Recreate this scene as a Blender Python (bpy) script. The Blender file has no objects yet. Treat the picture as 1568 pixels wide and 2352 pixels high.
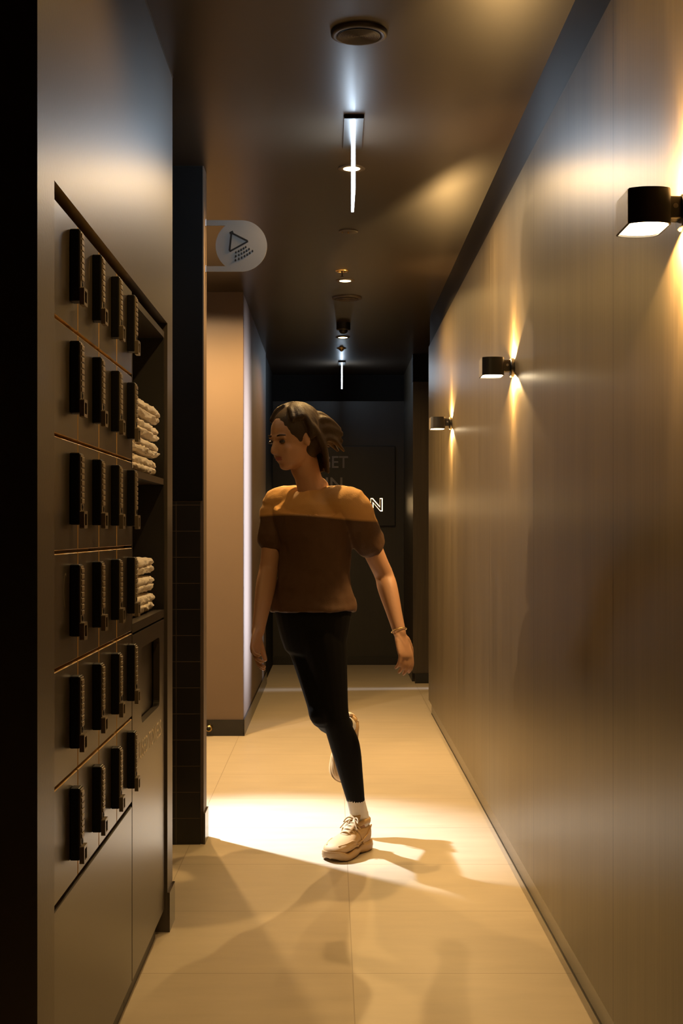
import bpy, bmesh, math, random
from mathutils import Vector, Matrix, noise
random.seed(7)
PI = math.pi
sc = bpy.context.scene
COL = sc.collection
F = 3106.0                       # focal length in pixels of the 1568 x 2352 frame
CZ = 1.2                         # camera height
CEIL = 2.602
XL, XR = -0.492, 0.634           # faces of the corridor's side walls

# ------------------------------------------------------------------ camera, world, exposure
cam_data = bpy.data.cameras.new('camera')
cam = bpy.data.objects.new('camera', cam_data); COL.objects.link(cam)
cam.location = (0, 0, CZ); cam.rotation_euler = (PI / 2, 0, 0)
cam_data.sensor_fit = 'VERTICAL'; cam_data.sensor_height = 36.0
cam_data.lens = F / 2352 * 36.0
cam_data.shift_x = 22 / 2352; cam_data.shift_y = 44 / 2352
cam_data.clip_start = 0.02; cam_data.clip_end = 60
sc.camera = cam
w = bpy.data.worlds.new('world'); sc.world = w; w.use_nodes = True
w.node_tree.nodes['Background'].inputs[0].default_value = (0.9, 0.6, 0.35, 1)
w.node_tree.nodes['Background'].inputs[1].default_value = 0.004
sc.view_settings.view_transform = 'Standard'; sc.view_settings.look = 'None'
sc.view_settings.gamma = 1.0; sc.view_settings.use_curve_mapping = False
sc.view_settings.exposure = 0.0
sc.cycles.use_denoising = True
sc.cycles.max_bounces = 8; sc.cycles.diffuse_bounces = 4; sc.cycles.glossy_bounces = 4
sc.cycles.sample_clamp_indirect = 4.0
sc.cycles.caustics_reflective = False; sc.cycles.caustics_refractive = False

WARM = (1.0, 0.59, 0.21)
HALL_WARM = (1.0, 0.61, 0.215)
COOL = (0.62, 0.80, 1.0)
P = dict(down_far=55, down=165, down_mid=122, down_near=42, sc_wide=36, sc_narrow=26, sc_open=14, sign=19,
         white=1300, white_wide=180, left_warm=190, left_near=10, right_cool=16, right_streak=0.8)

def spot(name, loc, target, power, color, size, blend, radius=0.02, parent=None):
    d = bpy.data.lights.new(name, 'SPOT'); d.energy = power; d.color = color
    d.spot_size = math.radians(size); d.spot_blend = blend; d.shadow_soft_size = radius
    o = bpy.data.objects.new(name, d); COL.objects.link(o)
    v = Vector(target) - Vector(loc)
    o.location = loc; o.rotation_euler = v.to_track_quat('-Z', 'Y').to_euler()
    if parent: parent_keep(o, parent)
    return o
def area(name, loc, target, power, color, sx, sy, spread=180):
    d = bpy.data.lights.new(name, 'AREA'); d.energy = power; d.color = color
    d.shape = 'RECTANGLE'; d.size = sx; d.size_y = sy; d.spread = math.radians(spread)
    o = bpy.data.objects.new(name, d); COL.objects.link(o)
    v = Vector(target) - Vector(loc)
    o.location = loc; o.rotation_euler = v.to_track_quat('-Z', 'Y').to_euler()
    return o
def parent_keep(o, p):
    o.parent = p; o.matrix_parent_inverse = Matrix.Identity(4)
    o.location = Vector(o.location) - Vector(p.location)

# light of the side rooms (washroom doorway on the left, passage on the right)
spot('washroom_white_light', (-1.50, 6.30, 2.45), (-0.22, 5.38, 0.0), P['white'], (0.88, 0.94, 1.0), 36, 1.0, 0.04)
spot('washroom_wide_light', (-1.50, 6.25, 2.575), (-1.50, 6.25, 0.0), P['white_wide'], (1.0, 0.72, 0.42), 174, 0.05, 0.025)
spot('washroom_warm_light', (-0.90, 7.05, 2.585), (-0.90, 7.05, 0), P['left_warm'], WARM, 166, 0.5, 0.03)
spot('niche_warm_light', (-1.35, 4.75, 2.55), (-1.0, 4.6, 0), P['left_near'], WARM, 150, 0.5, 0.03)
area('passage_cool_light', (1.62, 9.62, 1.25), (-0.52, 8.28, 1.25), P['right_cool'], (0.88, 0.88, 1.0), 0.10, 1.9, 24)
area('passage_streak_light', (1.62, 10.40, 1.25), (-0.52, 10.22, 0.2), P['right_streak'], (0.80, 0.86, 1.0), 0.10, 1.9, 8)

# ------------------------------------------------------------------ materials
def new_mat(name):
    m = bpy.data.materials.new(name); m.use_nodes = True
    nt = m.node_tree; return m, nt, nt.nodes['Principled BSDF']
def mat(name, col, rough=0.5, metal=0.0, spec=0.5, bump=0.0, bscale=200.0, var=0.0, vscale=8.0, emit=None, estr=0.0, coat=0.0, rvar=0.0):
    m, nt, b = new_mat(name)
    b.inputs['Base Color'].default_value = (*col, 1); b.inputs['Roughness'].default_value = rough
    b.inputs['Metallic'].default_value = metal; b.inputs['Specular IOR Level'].default_value = spec
    b.inputs['Coat Weight'].default_value = coat
    tc = nt.nodes.new('ShaderNodeTexCoord')
    if var > 0:
        n = nt.nodes.new('ShaderNodeTexNoise'); n.inputs['Scale'].default_value = vscale; n.inputs['Detail'].default_value = 5
        nt.links.new(tc.outputs['Object'], n.inputs['Vector'])
        r = nt.nodes.new('ShaderNodeMapRange')
        r.inputs['To Min'].default_value = 1 - var; r.inputs['To Max'].default_value = 1 + var
        nt.links.new(n.outputs['Fac'], r.inputs['Value'])
        mx = nt.nodes.new('ShaderNodeVectorMath'); mx.operation = 'SCALE'
        mx.inputs[0].default_value = col; nt.links.new(r.outputs[0], mx.inputs['Scale'])
        nt.links.new(mx.outputs[0], b.inputs['Base Color'])
        if rvar > 0:
            r2 = nt.nodes.new('ShaderNodeMapRange')
            r2.inputs['To Min'].default_value = rough - rvar; r2.inputs['To Max'].default_value = rough + rvar
            nt.links.new(n.outputs['Fac'], r2.inputs['Value']); nt.links.new(r2.outputs[0], b.inputs['Roughness'])
    if bump > 0:
        n = nt.nodes.new('ShaderNodeTexNoise'); n.inputs['Scale'].default_value = bscale; n.inputs['Detail'].default_value = 3
        nt.links.new(tc.outputs['Object'], n.inputs['Vector'])
        bp = nt.nodes.new('ShaderNodeBump'); bp.inputs['Strength'].default_value = bump; bp.inputs['Distance'].default_value = 0.002
        nt.links.new(n.outputs['Fac'], bp.inputs['Height']); nt.links.new(bp.outputs[0], b.inputs['Normal'])
    if emit:
        b.inputs['Emission Color'].default_value = (*emit, 1); b.inputs['Emission Strength'].default_value = estr
    return m

def wood_mat(name, c1, c2, rough, seams=None, coord='Y', spec=0.5):
    """vertical fine grained veneer; seams = (first, pitch) of vertical panel joints along Y"""
    m, nt, b = new_mat(name)
    L = nt.links.new
    g = nt.nodes.new('ShaderNodeNewGeometry')
    mp = nt.nodes.new('ShaderNodeMapping'); mp.inputs['Scale'].default_value = (60, 60, 1.2)
    L(g.outputs['Position'], mp.inputs['Vector'])
    n1 = nt.nodes.new('ShaderNodeTexNoise'); n1.inputs['Scale'].default_value = 1.6; n1.inputs['Detail'].default_value = 6; n1.inputs['Roughness'].default_value = 0.65
    n1.inputs['Distortion'].default_value = 0.3
    L(mp.outputs[0], n1.inputs['Vector'])
    mp2 = nt.nodes.new('ShaderNodeMapping'); mp2.inputs['Scale'].default_value = (9, 9, 0.5)
    L(g.outputs['Position'], mp2.inputs['Vector'])
    n2 = nt.nodes.new('ShaderNodeTexNoise'); n2.inputs['Scale'].default_value = 1.0; n2.inputs['Detail'].default_value = 3
    L(mp2.outputs[0], n2.inputs['Vector'])
    add = nt.nodes.new('ShaderNodeMath'); add.operation = 'MULTIPLY_ADD'; add.inputs[1].default_value = 0.6
    L(n1.outputs['Fac'], add.inputs[0])
    m2 = nt.nodes.new('ShaderNodeMath'); m2.operation = 'MULTIPLY'; m2.inputs[1].default_value = 0.4
    L(n2.outputs['Fac'], m2.inputs[0]); L(m2.outputs[0], add.inputs[2])
    cr = nt.nodes.new('ShaderNodeValToRGB')
    cr.color_ramp.elements[0].position = 0.32; cr.color_ramp.elements[0].color = (*c1, 1)
    cr.color_ramp.elements[1].position = 0.68; cr.color_ramp.elements[1].color = (*c2, 1)
    L(add.outputs[0], cr.inputs['Fac'])
    out = cr.outputs['Color']
    if seams:
        sx = nt.nodes.new('ShaderNodeSeparateXYZ'); L(g.outputs['Position'], sx.inputs[0])
        s0 = nt.nodes.new('ShaderNodeMath'); s0.operation = 'SUBTRACT'; s0.inputs[1].default_value = seams[0] - seams[1] / 2
        L(sx.outputs[coord], s0.inputs[0])
        s1 = nt.nodes.new('ShaderNodeMath'); s1.operation = 'FLOORED_MODULO'; s1.inputs[1].default_value = seams[1]
        L(s0.outputs[0], s1.inputs[0])
        s2 = nt.nodes.new('ShaderNodeMath'); s2.operation = 'SUBTRACT'; s2.inputs[1].default_value = seams[1] / 2
        L(s1.outputs[0], s2.inputs[0])
        s3 = nt.nodes.new('ShaderNodeMath'); s3.operation = 'ABSOLUTE'; L(s2.outputs[0], s3.inputs[0])
        s4 = nt.nodes.new('ShaderNodeMath'); s4.operation = 'LESS_THAN'; s4.inputs[1].default_value = 0.005
        L(s3.outputs[0], s4.inputs[0])
        mx = nt.nodes.new('ShaderNodeMix'); mx.data_type = 'RGBA'; L(s4.outputs[0], mx.inputs['Factor'])
        L(out, mx.inputs['A']); mx.inputs['B'].default_value = (c1[0] * .35, c1[1] * .3, c1[2] * .25, 1)
        out = mx.outputs['Result']
    L(out, b.inputs['Base Color'])
    b.inputs['Roughness'].default_value = rough; b.inputs['Specular IOR Level'].default_value = spec
    bp = nt.nodes.new('ShaderNodeBump'); bp.inputs['Strength'].default_value = 0.12; bp.inputs['Distance'].default_value = 0.001
    L(n1.outputs['Fac'], bp.inputs['Height']); L(bp.outputs[0], b.inputs['Normal'])
    return m

def grid_mat(name, col, grout, pitch, off, width, axes=('X', 'Y'), rough=0.45, var=0.10, stretch=(1.5, 5, 1), vbias=0.0):
    m, nt, b = new_mat(name); L = nt.links.new
    g = nt.nodes.new('ShaderNodeNewGeometry')
    sx = nt.nodes.new('ShaderNodeSeparateXYZ'); L(g.outputs['Position'], sx.inputs[0])
    masks = []
    for k, ax in enumerate(axes):
        s0 = nt.nodes.new('ShaderNodeMath'); s0.operation = 'SUBTRACT'; s0.inputs[1].default_value = off[k] - pitch[k] / 2
        L(sx.outputs[ax], s0.inputs[0])
        s1 = nt.nodes.new('ShaderNodeMath'); s1.operation = 'FLOORED_MODULO'; s1.inputs[1].default_value = pitch[k]
        L(s0.outputs[0], s1.inputs[0])
        s2 = nt.nodes.new('ShaderNodeMath'); s2.operation = 'SUBTRACT'; s2.inputs[1].default_value = pitch[k] / 2
        L(s1.outputs[0], s2.inputs[0])
        s3 = nt.nodes.new('ShaderNodeMath'); s3.operation = 'ABSOLUTE'; L(s2.outputs[0], s3.inputs[0])
        s4 = nt.nodes.new('ShaderNodeMath'); s4.operation = 'LESS_THAN'; s4.inputs[1].default_value = width[k] / 2
        L(s3.outputs[0], s4.inputs[0]); masks.append(s4)
    mk = nt.nodes.new('ShaderNodeMath'); mk.operation = 'MAXIMUM'
    L(masks[0].outputs[0], mk.inputs[0]); L(masks[1].outputs[0], mk.inputs[1])
    mp = nt.nodes.new('ShaderNodeMapping'); mp.inputs['Scale'].default_value = stretch
    L(g.outputs['Position'], mp.inputs['Vector'])
    n = nt.nodes.new('ShaderNodeTexNoise'); n.inputs['Scale'].default_value = 2.5; n.inputs['Detail'].default_value = 8; n.inputs['Roughness'].default_value = 0.6
    L(mp.outputs[0], n.inputs['Vector'])
    r = nt.nodes.new('ShaderNodeMapRange'); r.inputs['From Min'].default_value = 0.25; r.inputs['From Max'].default_value = 0.75
    r.inputs['To Min'].default_value = 1 - var; r.inputs['To Max'].default_value = 1 + var
    L(n.outputs['Fac'], r.inputs['Value'])
    vm = nt.nodes.new('ShaderNodeVectorMath'); vm.operation = 'SCALE'; vm.inputs[0].default_value = col
    L(r.outputs[0], vm.inputs['Scale'])
    mx = nt.nodes.new('ShaderNodeMix'); mx.data_type = 'RGBA'
    L(mk.outputs[0], mx.inputs['Factor']); L(vm.outputs[0], mx.inputs['A']); mx.inputs['B'].default_value = (*grout, 1)
    L(mx.outputs['Result'], b.inputs['Base Color'])
    r2 = nt.nodes.new('ShaderNodeMapRange'); r2.inputs['To Min'].default_value = rough - .06; r2.inputs['To Max'].default_value = rough + .06
    L(n.outputs['Fac'], r2.inputs['Value']); L(r2.outputs[0], b.inputs['Roughness'])
    bp = nt.nodes.new('ShaderNodeBump'); bp.inputs['Strength'].default_value = 0.5; bp.inputs['Distance'].default_value = 0.001; bp.invert = True
    L(mk.outputs[0], bp.inputs['Height']); L(bp.outputs[0], b.inputs['Normal'])
    return m

M = {}
M['floor'] = grid_mat('pale stone floor tile', (0.44, 0.378, 0.295), (0.30, 0.245, 0.18), (0.6, 0.6), (0.056, 0.07), (0.003, 0.004), rough=0.42, var=0.09)
M['ceiling'] = mat('dark brown satin ceiling paint', (0.028, 0.020, 0.0135), 0.32, spec=0.36, bump=0.04, bscale=60, var=0.05, vscale=2)
M['wall'] = mat('dark umber satin wall paint', (0.070, 0.056, 0.045), 0.38, bump=0.12, bscale=120, var=0.05, vscale=3)
M['frieze'] = mat('blackish satin frieze paint', (0.012, 0.011, 0.010), 0.5, spec=0.3)
M['wall_black'] = mat('black wall paint', (0.006, 0.005, 0.0045), 0.8, spec=0.15, bump=0.05)
M['wall_brown'] = mat('brown plaster wall', (0.115, 0.078, 0.052), 0.6, bump=0.06, var=0.06, vscale=5)
M['wood'] = wood_mat('taupe wood veneer panelling', (0.054, 0.042, 0.025), (0.128, 0.100, 0.062), 0.33, seams=(3.05, 1.2))
M['wood_dark'] = wood_mat('dark smoked wood veneer', (0.020, 0.015, 0.010), (0.050, 0.037, 0.022), 0.32)
M['back_wood'] = wood_mat('blackened wood panel', (0.009, 0.0085, 0.008), (0.017, 0.015, 0.013), 0.42)
M['skirt'] = mat('dark glazed skirting tile', (0.055, 0.042, 0.030), 0.22, var=0.1, vscale=6)
M['skirt_black'] = mat('black glazed skirting tile', (0.008, 0.007, 0.006), 0.25)
M['tile'] = grid_mat('black wall tile', (0.010, 0.009, 0.008), (0.075, 0.050, 0.030), (0.1005, 0.1), (-0.596, 0.0), (0.003, 0.003), axes=('X', 'Z'), rough=0.3, var=0.2)
M['laminate'] = mat('bronze grey laminate', (0.043, 0.034, 0.025), 0.30, bump=0.03, bscale=300, var=0.04, vscale=4)
M['edge'] = mat('amber edge banding', (0.60, 0.38, 0.14), 0.5)
M['carcass'] = mat('black cabinet carcass', (0.012, 0.010, 0.008), 0.5)
M['lock'] = mat('black moulded plastic lock', (0.0045, 0.004, 0.0035), 0.45, spec=0.35)
M['key'] = mat('worn grey rubber keypad', (0.24, 0.19, 0.135), 0.42)
M['ring'] = mat('bronze zinc latch', (0.17, 0.135, 0.095), 0.35, metal=0.2)
M['print'] = mat('cream vinyl lettering', (0.85, 0.72, 0.55), 0.5)
M['print_thin'] = mat('grey vinyl marking', (0.30, 0.24, 0.17), 0.4)
M['black_metal'] = mat('black powder coated metal', (0.014, 0.012, 0.010), 0.33, spec=0.6, bump=0.04, bscale=500)
M['painted_sheen'] = mat('grey side face with painted reflection', (0.20, 0.175, 0.15), 0.38, metal=0.3, bump=0.1, bscale=400, var=0.15, vscale=60)  # grey stands in for the reflection on the black lamp side
M['steel'] = mat('brushed steel', (0.45, 0.42, 0.38), 0.3, metal=1.0)
M['brass'] = mat('satin brass', (0.60, 0.42, 0.18), 0.28, metal=1.0)
M['lamp_open'] = mat('glowing lamp diffuser', (0.8, 0.7, 0.5), 0.5, emit=(1.0, 0.80, 0.50), estr=P['sc_open'])
M['lamp_top'] = mat('dimmer upper lamp diffuser', (0.8, 0.7, 0.5), 0.5, emit=(1.0, 0.80, 0.50), estr=4)
M['down_glow'] = mat('glowing downlight lens', (0.8, 0.7, 0.5), 0.5, emit=(1.0, 0.72, 0.38), estr=14)
M['sign_glow'] = mat('glowing sign face', (0.8, 0.85, 0.9), 0.4, emit=(0.66, 0.82, 1.0), estr=P['sign'])
M['grille'] = mat('perforated bronze grille', (0.045, 0.034, 0.026), 0.5)
M['frost'] = mat('frosted grey sign plate', (0.15, 0.14, 0.125), 0.5, spec=0.4)
M['towel'] = mat('cream terry towelling', (0.88, 0.78, 0.64), 0.95, bump=1.0, bscale=350, var=0.22, vscale=70)
M['board'] = mat('black lacquered sign board', (0.004, 0.004, 0.004), 0.35)
M['letter_dim'] = mat('grey metal letters', (0.26, 0.24, 0.23), 0.55)
M['halo'] = mat('glowing letter halo', (1, .8, .5), 0.5, emit=(1.0, 0.66, 0.30), estr=11)
M['letter_face'] = mat('bronze letter face', (0.20, 0.15, 0.10), 0.4)

# ------------------------------------------------------------------ helpers
def mesh_obj(name, bm, m, parent=None, smooth=False, loc=(0, 0, 0)):
    me = bpy.data.meshes.new(name); bm.normal_update(); bm.to_mesh(me); bm.free()
    if isinstance(m, (list, tuple)):
        for x in m: me.materials.append(x)
    else: me.materials.append(m)
    if smooth:
        for p in me.polygons: p.use_smooth = True
    o = bpy.data.objects.new(name, me); COL.objects.link(o)
    o.location = loc
    if parent: o.parent = parent
    return o
def tag(o, label=None, cat=None, group=None, kind=None):
    if label: o['label'] = label
    if cat: o['category'] = cat
    if group: o['group'] = group
    if kind: o['kind'] = kind
    return o
def empty(name, loc, label, cat, group=None, rz=0):
    o = bpy.data.objects.new(name, None); COL.objects.link(o); o.location = loc; o.rotation_euler[2] = rz
    o.empty_display_size = 0.05
    return tag(o, label, cat, group)
def box(bm, a, b, bevel=0.0, mi=0):
    r = bmesh.ops.create_cube(bm, size=1.0)
    a = Vector(a); b = Vector(b); c = (a + b) / 2; s = b - a
    for v in r['verts']: v.co = Vector((v.co.x * s.x, v.co.y * s.y, v.co.z * s.z)) + c
    fs = set(f for v in r['verts'] for f in v.link_faces)
    for f in fs: f.material_index = mi
    if bevel > 0:
        es = list(set(e for v in r['verts'] for e in v.link_edges))
        bmesh.ops.bevel(bm, geom=es, offset=bevel, segments=2, affect='EDGES', profile=0.5)
    return fs
def boxes(name, lst, m, parent=None, bevel=0.0):
    bm = bmesh.new()
    for a, b in lst: box(bm, a, b, bevel)
    return mesh_obj(name, bm, m, parent)
def structure(name, lst, m, label=None):
    o = boxes(name, lst, m); o['kind'] = 'structure'
    if label: o['label'] = label
    return o
def lathe(bm, prof, seg=48, M4=None, mi=0):
    """prof: list of (r, z); revolve about z."""
    rings = []
    for r, z in prof:
        if r < 1e-6:
            rings.append([bm.verts.new((0, 0, z))])
        else:
            rings.append([bm.verts.new((r * math.cos(2 * PI * i / seg), r * math.sin(2 * PI * i / seg), z)) for i in range(seg)])
    nv = [v for rg in rings for v in rg]
    for a, b in zip(rings, rings[1:]):
        for i in range(seg):
            j = (i + 1) % seg
            if len(a) == 1 and len(b) == 1: continue
            if len(a) == 1: f = bm.faces.new((a[0], b[i], b[j]))
            elif len(b) == 1: f = bm.faces.new((a[i], b[0], a[j]))
            else: f = bm.faces.new((a[i], b[i], b[j], a[j]))
            f.material_index = mi
    if M4 is not None: bmesh.ops.transform(bm, matrix=M4, verts=nv)
    return nv
def prism(bm, pts, fn, t0, t1, holes=None, mi=0):
    """extrude 2D polygon; fn(u,v,t)->3D"""
    a = [bm.verts.new(fn(u, v, t0)) for u, v in pts]; b = [bm.verts.new(fn(u, v, t1)) for u, v in pts]
    fs = [bm.faces.new(a[::-1]), bm.faces.new(b)]
    n = len(pts)
    for i in range(n):
        j = (i + 1) % n
        fs.append(bm.faces.new((a[i], a[j], b[j], b[i])))
    for f in fs: f.material_index = mi
def rrect(cx, cy, w_, h_, r, seg=6):
    pts = []
    for k, (sx, sy) in enumerate(((1, 1), (-1, 1), (-1, -1), (1, -1))):
        for i in range(seg + 1):
            a = PI / 2 * (k + i / seg)
            pts.append((cx + sx * (w_ / 2 - r) + r * math.cos(a), cy + sy * (h_ / 2 - r) + r * math.sin(a)))
    return pts
def tube_wall(bm, outer, inner, fn, t0, t1):
    """hollow prism between two equal-length outlines"""
    n = len(outer)
    A = [bm.verts.new(fn(u, v, t0)) for u, v in outer]; B = [bm.verts.new(fn(u, v, t1)) for u, v in outer]
    C = [bm.verts.new(fn(u, v, t0)) for u, v in inner]; D = [bm.verts.new(fn(u, v, t1)) for u, v in inner]
    for i in range(n):
        j = (i + 1) % n
        bm.faces.new((A[i], A[j], B[j], B[i])); bm.faces.new((C[j], C[i], D[i], D[j]))
        bm.faces.new((A[j], A[i], C[i], C[j])); bm.faces.new((B[i], B[j], D[j], D[i]))
def text_mesh(name, s, size, width, depth, offset, m, parent, place, align='CENTER'):
    """text turned into a mesh; place = Matrix; scaled so that its width is `width` and its cap height is `size`"""
    cu = bpy.data.curves.new(name, 'FONT'); cu.body = s; cu.size = 1; cu.extrude = 0.5; cu.offset = offset; cu.align_x = 'LEFT'
    cu.resolution_u = 4
    t = bpy.data.objects.new(name, cu); COL.objects.link(t)
    bpy.context.view_layer.update()
    dg = bpy.context.evaluated_depsgraph_get()
    me = bpy.data.meshes.new_from_object(t.evaluated_get(dg))
    bpy.data.objects.remove(t); bpy.data.curves.remove(cu)
    xs = [v.co.x for v in me.vertices]; ys = [v.co.y for v in me.vertices]; zs = [v.co.z for v in me.vertices]
    x0, x1, y0, y1 = min(xs), max(xs), min(ys), max(ys); zr = max(zs) - min(zs)
    for v in me.vertices:
        v.co = Vector(((v.co.x - (x0 + x1) / 2) * width / (x1 - x0), (v.co.y - (y0 + y1) / 2) * size / (y1 - y0), v.co.z / zr * depth))
    me.transform(place)
    bm = bmesh.new(); bm.from_mesh(me); bmesh.ops.remove_doubles(bm, verts=bm.verts, dist=1e-7)
    seen = set(); out = []
    for f0 in bm.faces:
        if f0.index in seen: continue
        st = [f0]; isl = []; seen.add(f0.index)
        while st:
            f = st.pop(); isl.append(f)
            for v in f.verts:
                for g_ in v.link_faces:
                    if g_.index not in seen: seen.add(g_.index); st.append(g_)
        b2 = bmesh.new(); mp = {}
        for f in isl:
            b2.faces.new([mp.setdefault(v.index, None) or mp.__setitem__(v.index, b2.verts.new(v.co)) or mp[v.index] for v in f.verts])
        out.append(mesh_obj(name, b2, m, None))
    bm.free(); bpy.data.meshes.remove(me)
    ax = 1 if s == 'USED TOWELS' else 0
    out.sort(key=lambda o: min(v.co[ax] for v in o.data.vertices))
    for k, o in enumerate(out): o.parent = parent[k] if isinstance(parent, list) else parent
    return out

# ------------------------------------------------------------------ the room shell
structure('floor', [((-2.6, -2.2, -0.06), (2.6, 12.4, 0.0))], M['floor'])
structure('ceiling', [((-2.6, -2.2, CEIL), (2.6, 12.4, CEIL + 0.06))], M['ceiling'])
# left wall: pillar head, wall over the lockers, jamb beyond them
structure('wall_left', [((XL - 1.2, 2.26, 0), (XL, 2.398, CEIL)),
                        ((XL - 0.5, 2.398, 1.822), (XL, 4.047, CEIL)),
                        ((XL - 0.5, 4.047, 0), (XL, 4.174, CEIL))], M['wall'])
structure('wall_left.001', [((-1.25, 5.19, 0), (XL, 5.31, CEIL))], M['wall_brown'])
structure('trim_1', [((-1.25, 5.178, 0.0), (XL - 0.012, 5.19, 1.313))], M['tile'], 'black wall tiles on the lower half of the pillar')
structure('trim_2', [((-1.25, 5.184, 1.318), (XL - 0.004, 5.19, CEIL - 0.002))], M['wall_black'], 'black upper face of the tiled pillar')
structure('wall_left.002', [((-1.9, 7.93, 0), (-0.521, 10.65, CEIL))], M['wall_brown'])
structure('wall_left.003', [((-2.4, 10.65, 0), (-0.53, 12.14, CEIL))], M['wall_black'])
structure('wall_left.004', [((-2.5, 2.26, 0), (-2.4, 10.65, CEIL)), ((-1.75, 4.174, 0), (-1.65, 5.2, CEIL)), ((-2.4, 5.19, 0), (-1.25, 5.31, CEIL))], M['wall_black'])
# right wall: wood panelling standing proud of a plain wall, gap for a frieze on top and skirting below
structure('wall_right', [((0.656, -1.6, 0), (0.80, 8.87, CEIL))], M['wall_black'])
structure('wall_right.001', [((XR, -1.6, 0.094), (0.656, 8.87, 2.408))], M['wood'])
structure('trim_3', [((0.642, -1.6, 2.408), (0.656, 8.865, CEIL))], M['frieze'], 'plain dark frieze above the wood panelling')
structure('wall_right.002', [((0.640, 10.68, 0.078), (2.4, 10.80, 2.38)), ((0.645, 10.80, 0.0), (2.4, 12.14, CEIL))], M['wood_dark'])
structure('trim_4', [((0.640, 10.70, 2.38), (2.4, 10.80, CEIL))], M['wall_black'], 'black bulkhead over the dark wood return')
structure('wall_right.003', [((2.4, 8.6, 0), (2.5, 12.14, CEIL)), ((0.80, 8.6, 0), (2.4, 8.7, CEIL))], M['wall_black'])
structure('wall_back', [((-0.9, 12.14, 0), (1.0, 12.25, CEIL))], M['back_wood'])
structure('trim_5', [((-0.56, 12.128, 2.368), (0.66, 12.14, CEIL))], M['wall_black'], 'black fascia across the top of the end wall')
structure('wall_behind', [((-2.6, -2.3, 0), (2.6, -2.2, CEIL)), ((-2.6, -2.2, 0), (-2.5, 2.26, CEIL))], M['wall'])
structure('wall_right.004', [((0.8, -2.2, 0), (0.9, -1.6, CEIL))], M['wall_black'])
# skirtings
structure('baseboard_right', [((0.653, -1.6, 0), (0.66, 8.87, 0.100))], M['skirt'])
structure('baseboard_left', [((XL, 4.047, 0), (XL + 0.007, 4.181, 0.118)), ((XL, 2.26, 0), (XL + 0.007, 2.398, 0.118))], M['skirt'])
structure('baseboard_left.001', [((XL - 0.001, 5.18, 0), (XL + 0.007, 5.317, 0.118))], M['skirt'])
structure('baseboard_left.002', [((-1.9, 7.921, 0), (-0.514, 7.93, 0.095)), ((-0.521, 7.921, 0), (-0.512, 10.66, 0.095))], M['skirt_black'])
structure('baseboard_back', [((-0.53, 12.125, 0), (0.645, 12.14, 0.075))], M['board'])
structure('baseboard_right.001', [((0.656, 10.66, 0), (2.4, 10.69, 0.078)), ((0.640, 10.80, 0), (0.650, 12.125, 0.075))], M['board'])
structure('trim_6', [((0.6515, -1.6, 0.0), (0.6535, 8.872, 0.006))], M['board'], 'black movement joint along the foot of the panelled wall')
structure('trim_7', [((XL - 0.001, 2.262, 2.5975), (XL + 0.0015, 4.175, CEIL))], M['laminate'], 'thin shadow bead where the left wall meets the ceiling')

# ------------------------------------------------------------------ locker bank
XD = -0.500                                   # front face of the doors
Y0, PW, NC = 2.422, 0.2405, 4
ZT, PH = 1.8005, 0.21375
bank = empty('locker_bank', (XD - 0.2, 2.9, 0), 'bank of small bronze-grey lockers with keypad locks, recessed in the left wall', 'lockers')
def P0(o, p):                                  # parent with the world coordinates kept
    o.parent = p; o.location = Vector(o.location) - Vector(p.location); return o
bm = bmesh.new()
yA, yB = Y0 - 0.012, Y0 + NC * PW
box(bm, (XD - 0.42, yA, 0.075), (XD - 0.40, yB, ZT))                                # back
for k in range(NC + 1): box(bm, (XD - 0.42, Y0 + k * PW - 0.008, 0.075), (XD - 0.0205, Y0 + k * PW + (0.008 if k < NC else 0), ZT))
for k in range(7): box(bm, (XD - 0.42, yA, ZT - k * PH - 0.008), (XD - 0.0205, yB, ZT - k * PH + (0.008 if k else 0)))
P0(mesh_obj('carcass', bm, M['edge']), bank)
bm = bmesh.new(); box(bm, (XD - 0.40, yA, 0.0), (XD - 0.021, yB, 0.0745))
P0(mesh_obj('plinth', bm, M['carcass']), bank)
def door_mesh(y0, y1, z0, z1, t=0.018):
    bm = bmesh.new(); box(bm, (XD - t, y0, z0), (XD, y1, z1), mi=1)
    bmesh.ops.bevel(bm, geom=[e for e in bm.edges], offset=0.0014, segments=1, affect='EDGES')
    bm.normal_update()
    for f in bm.faces: f.material_index = 0 if f.normal.x > 0.9 else 1
    return bm
g = 0.007
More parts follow.
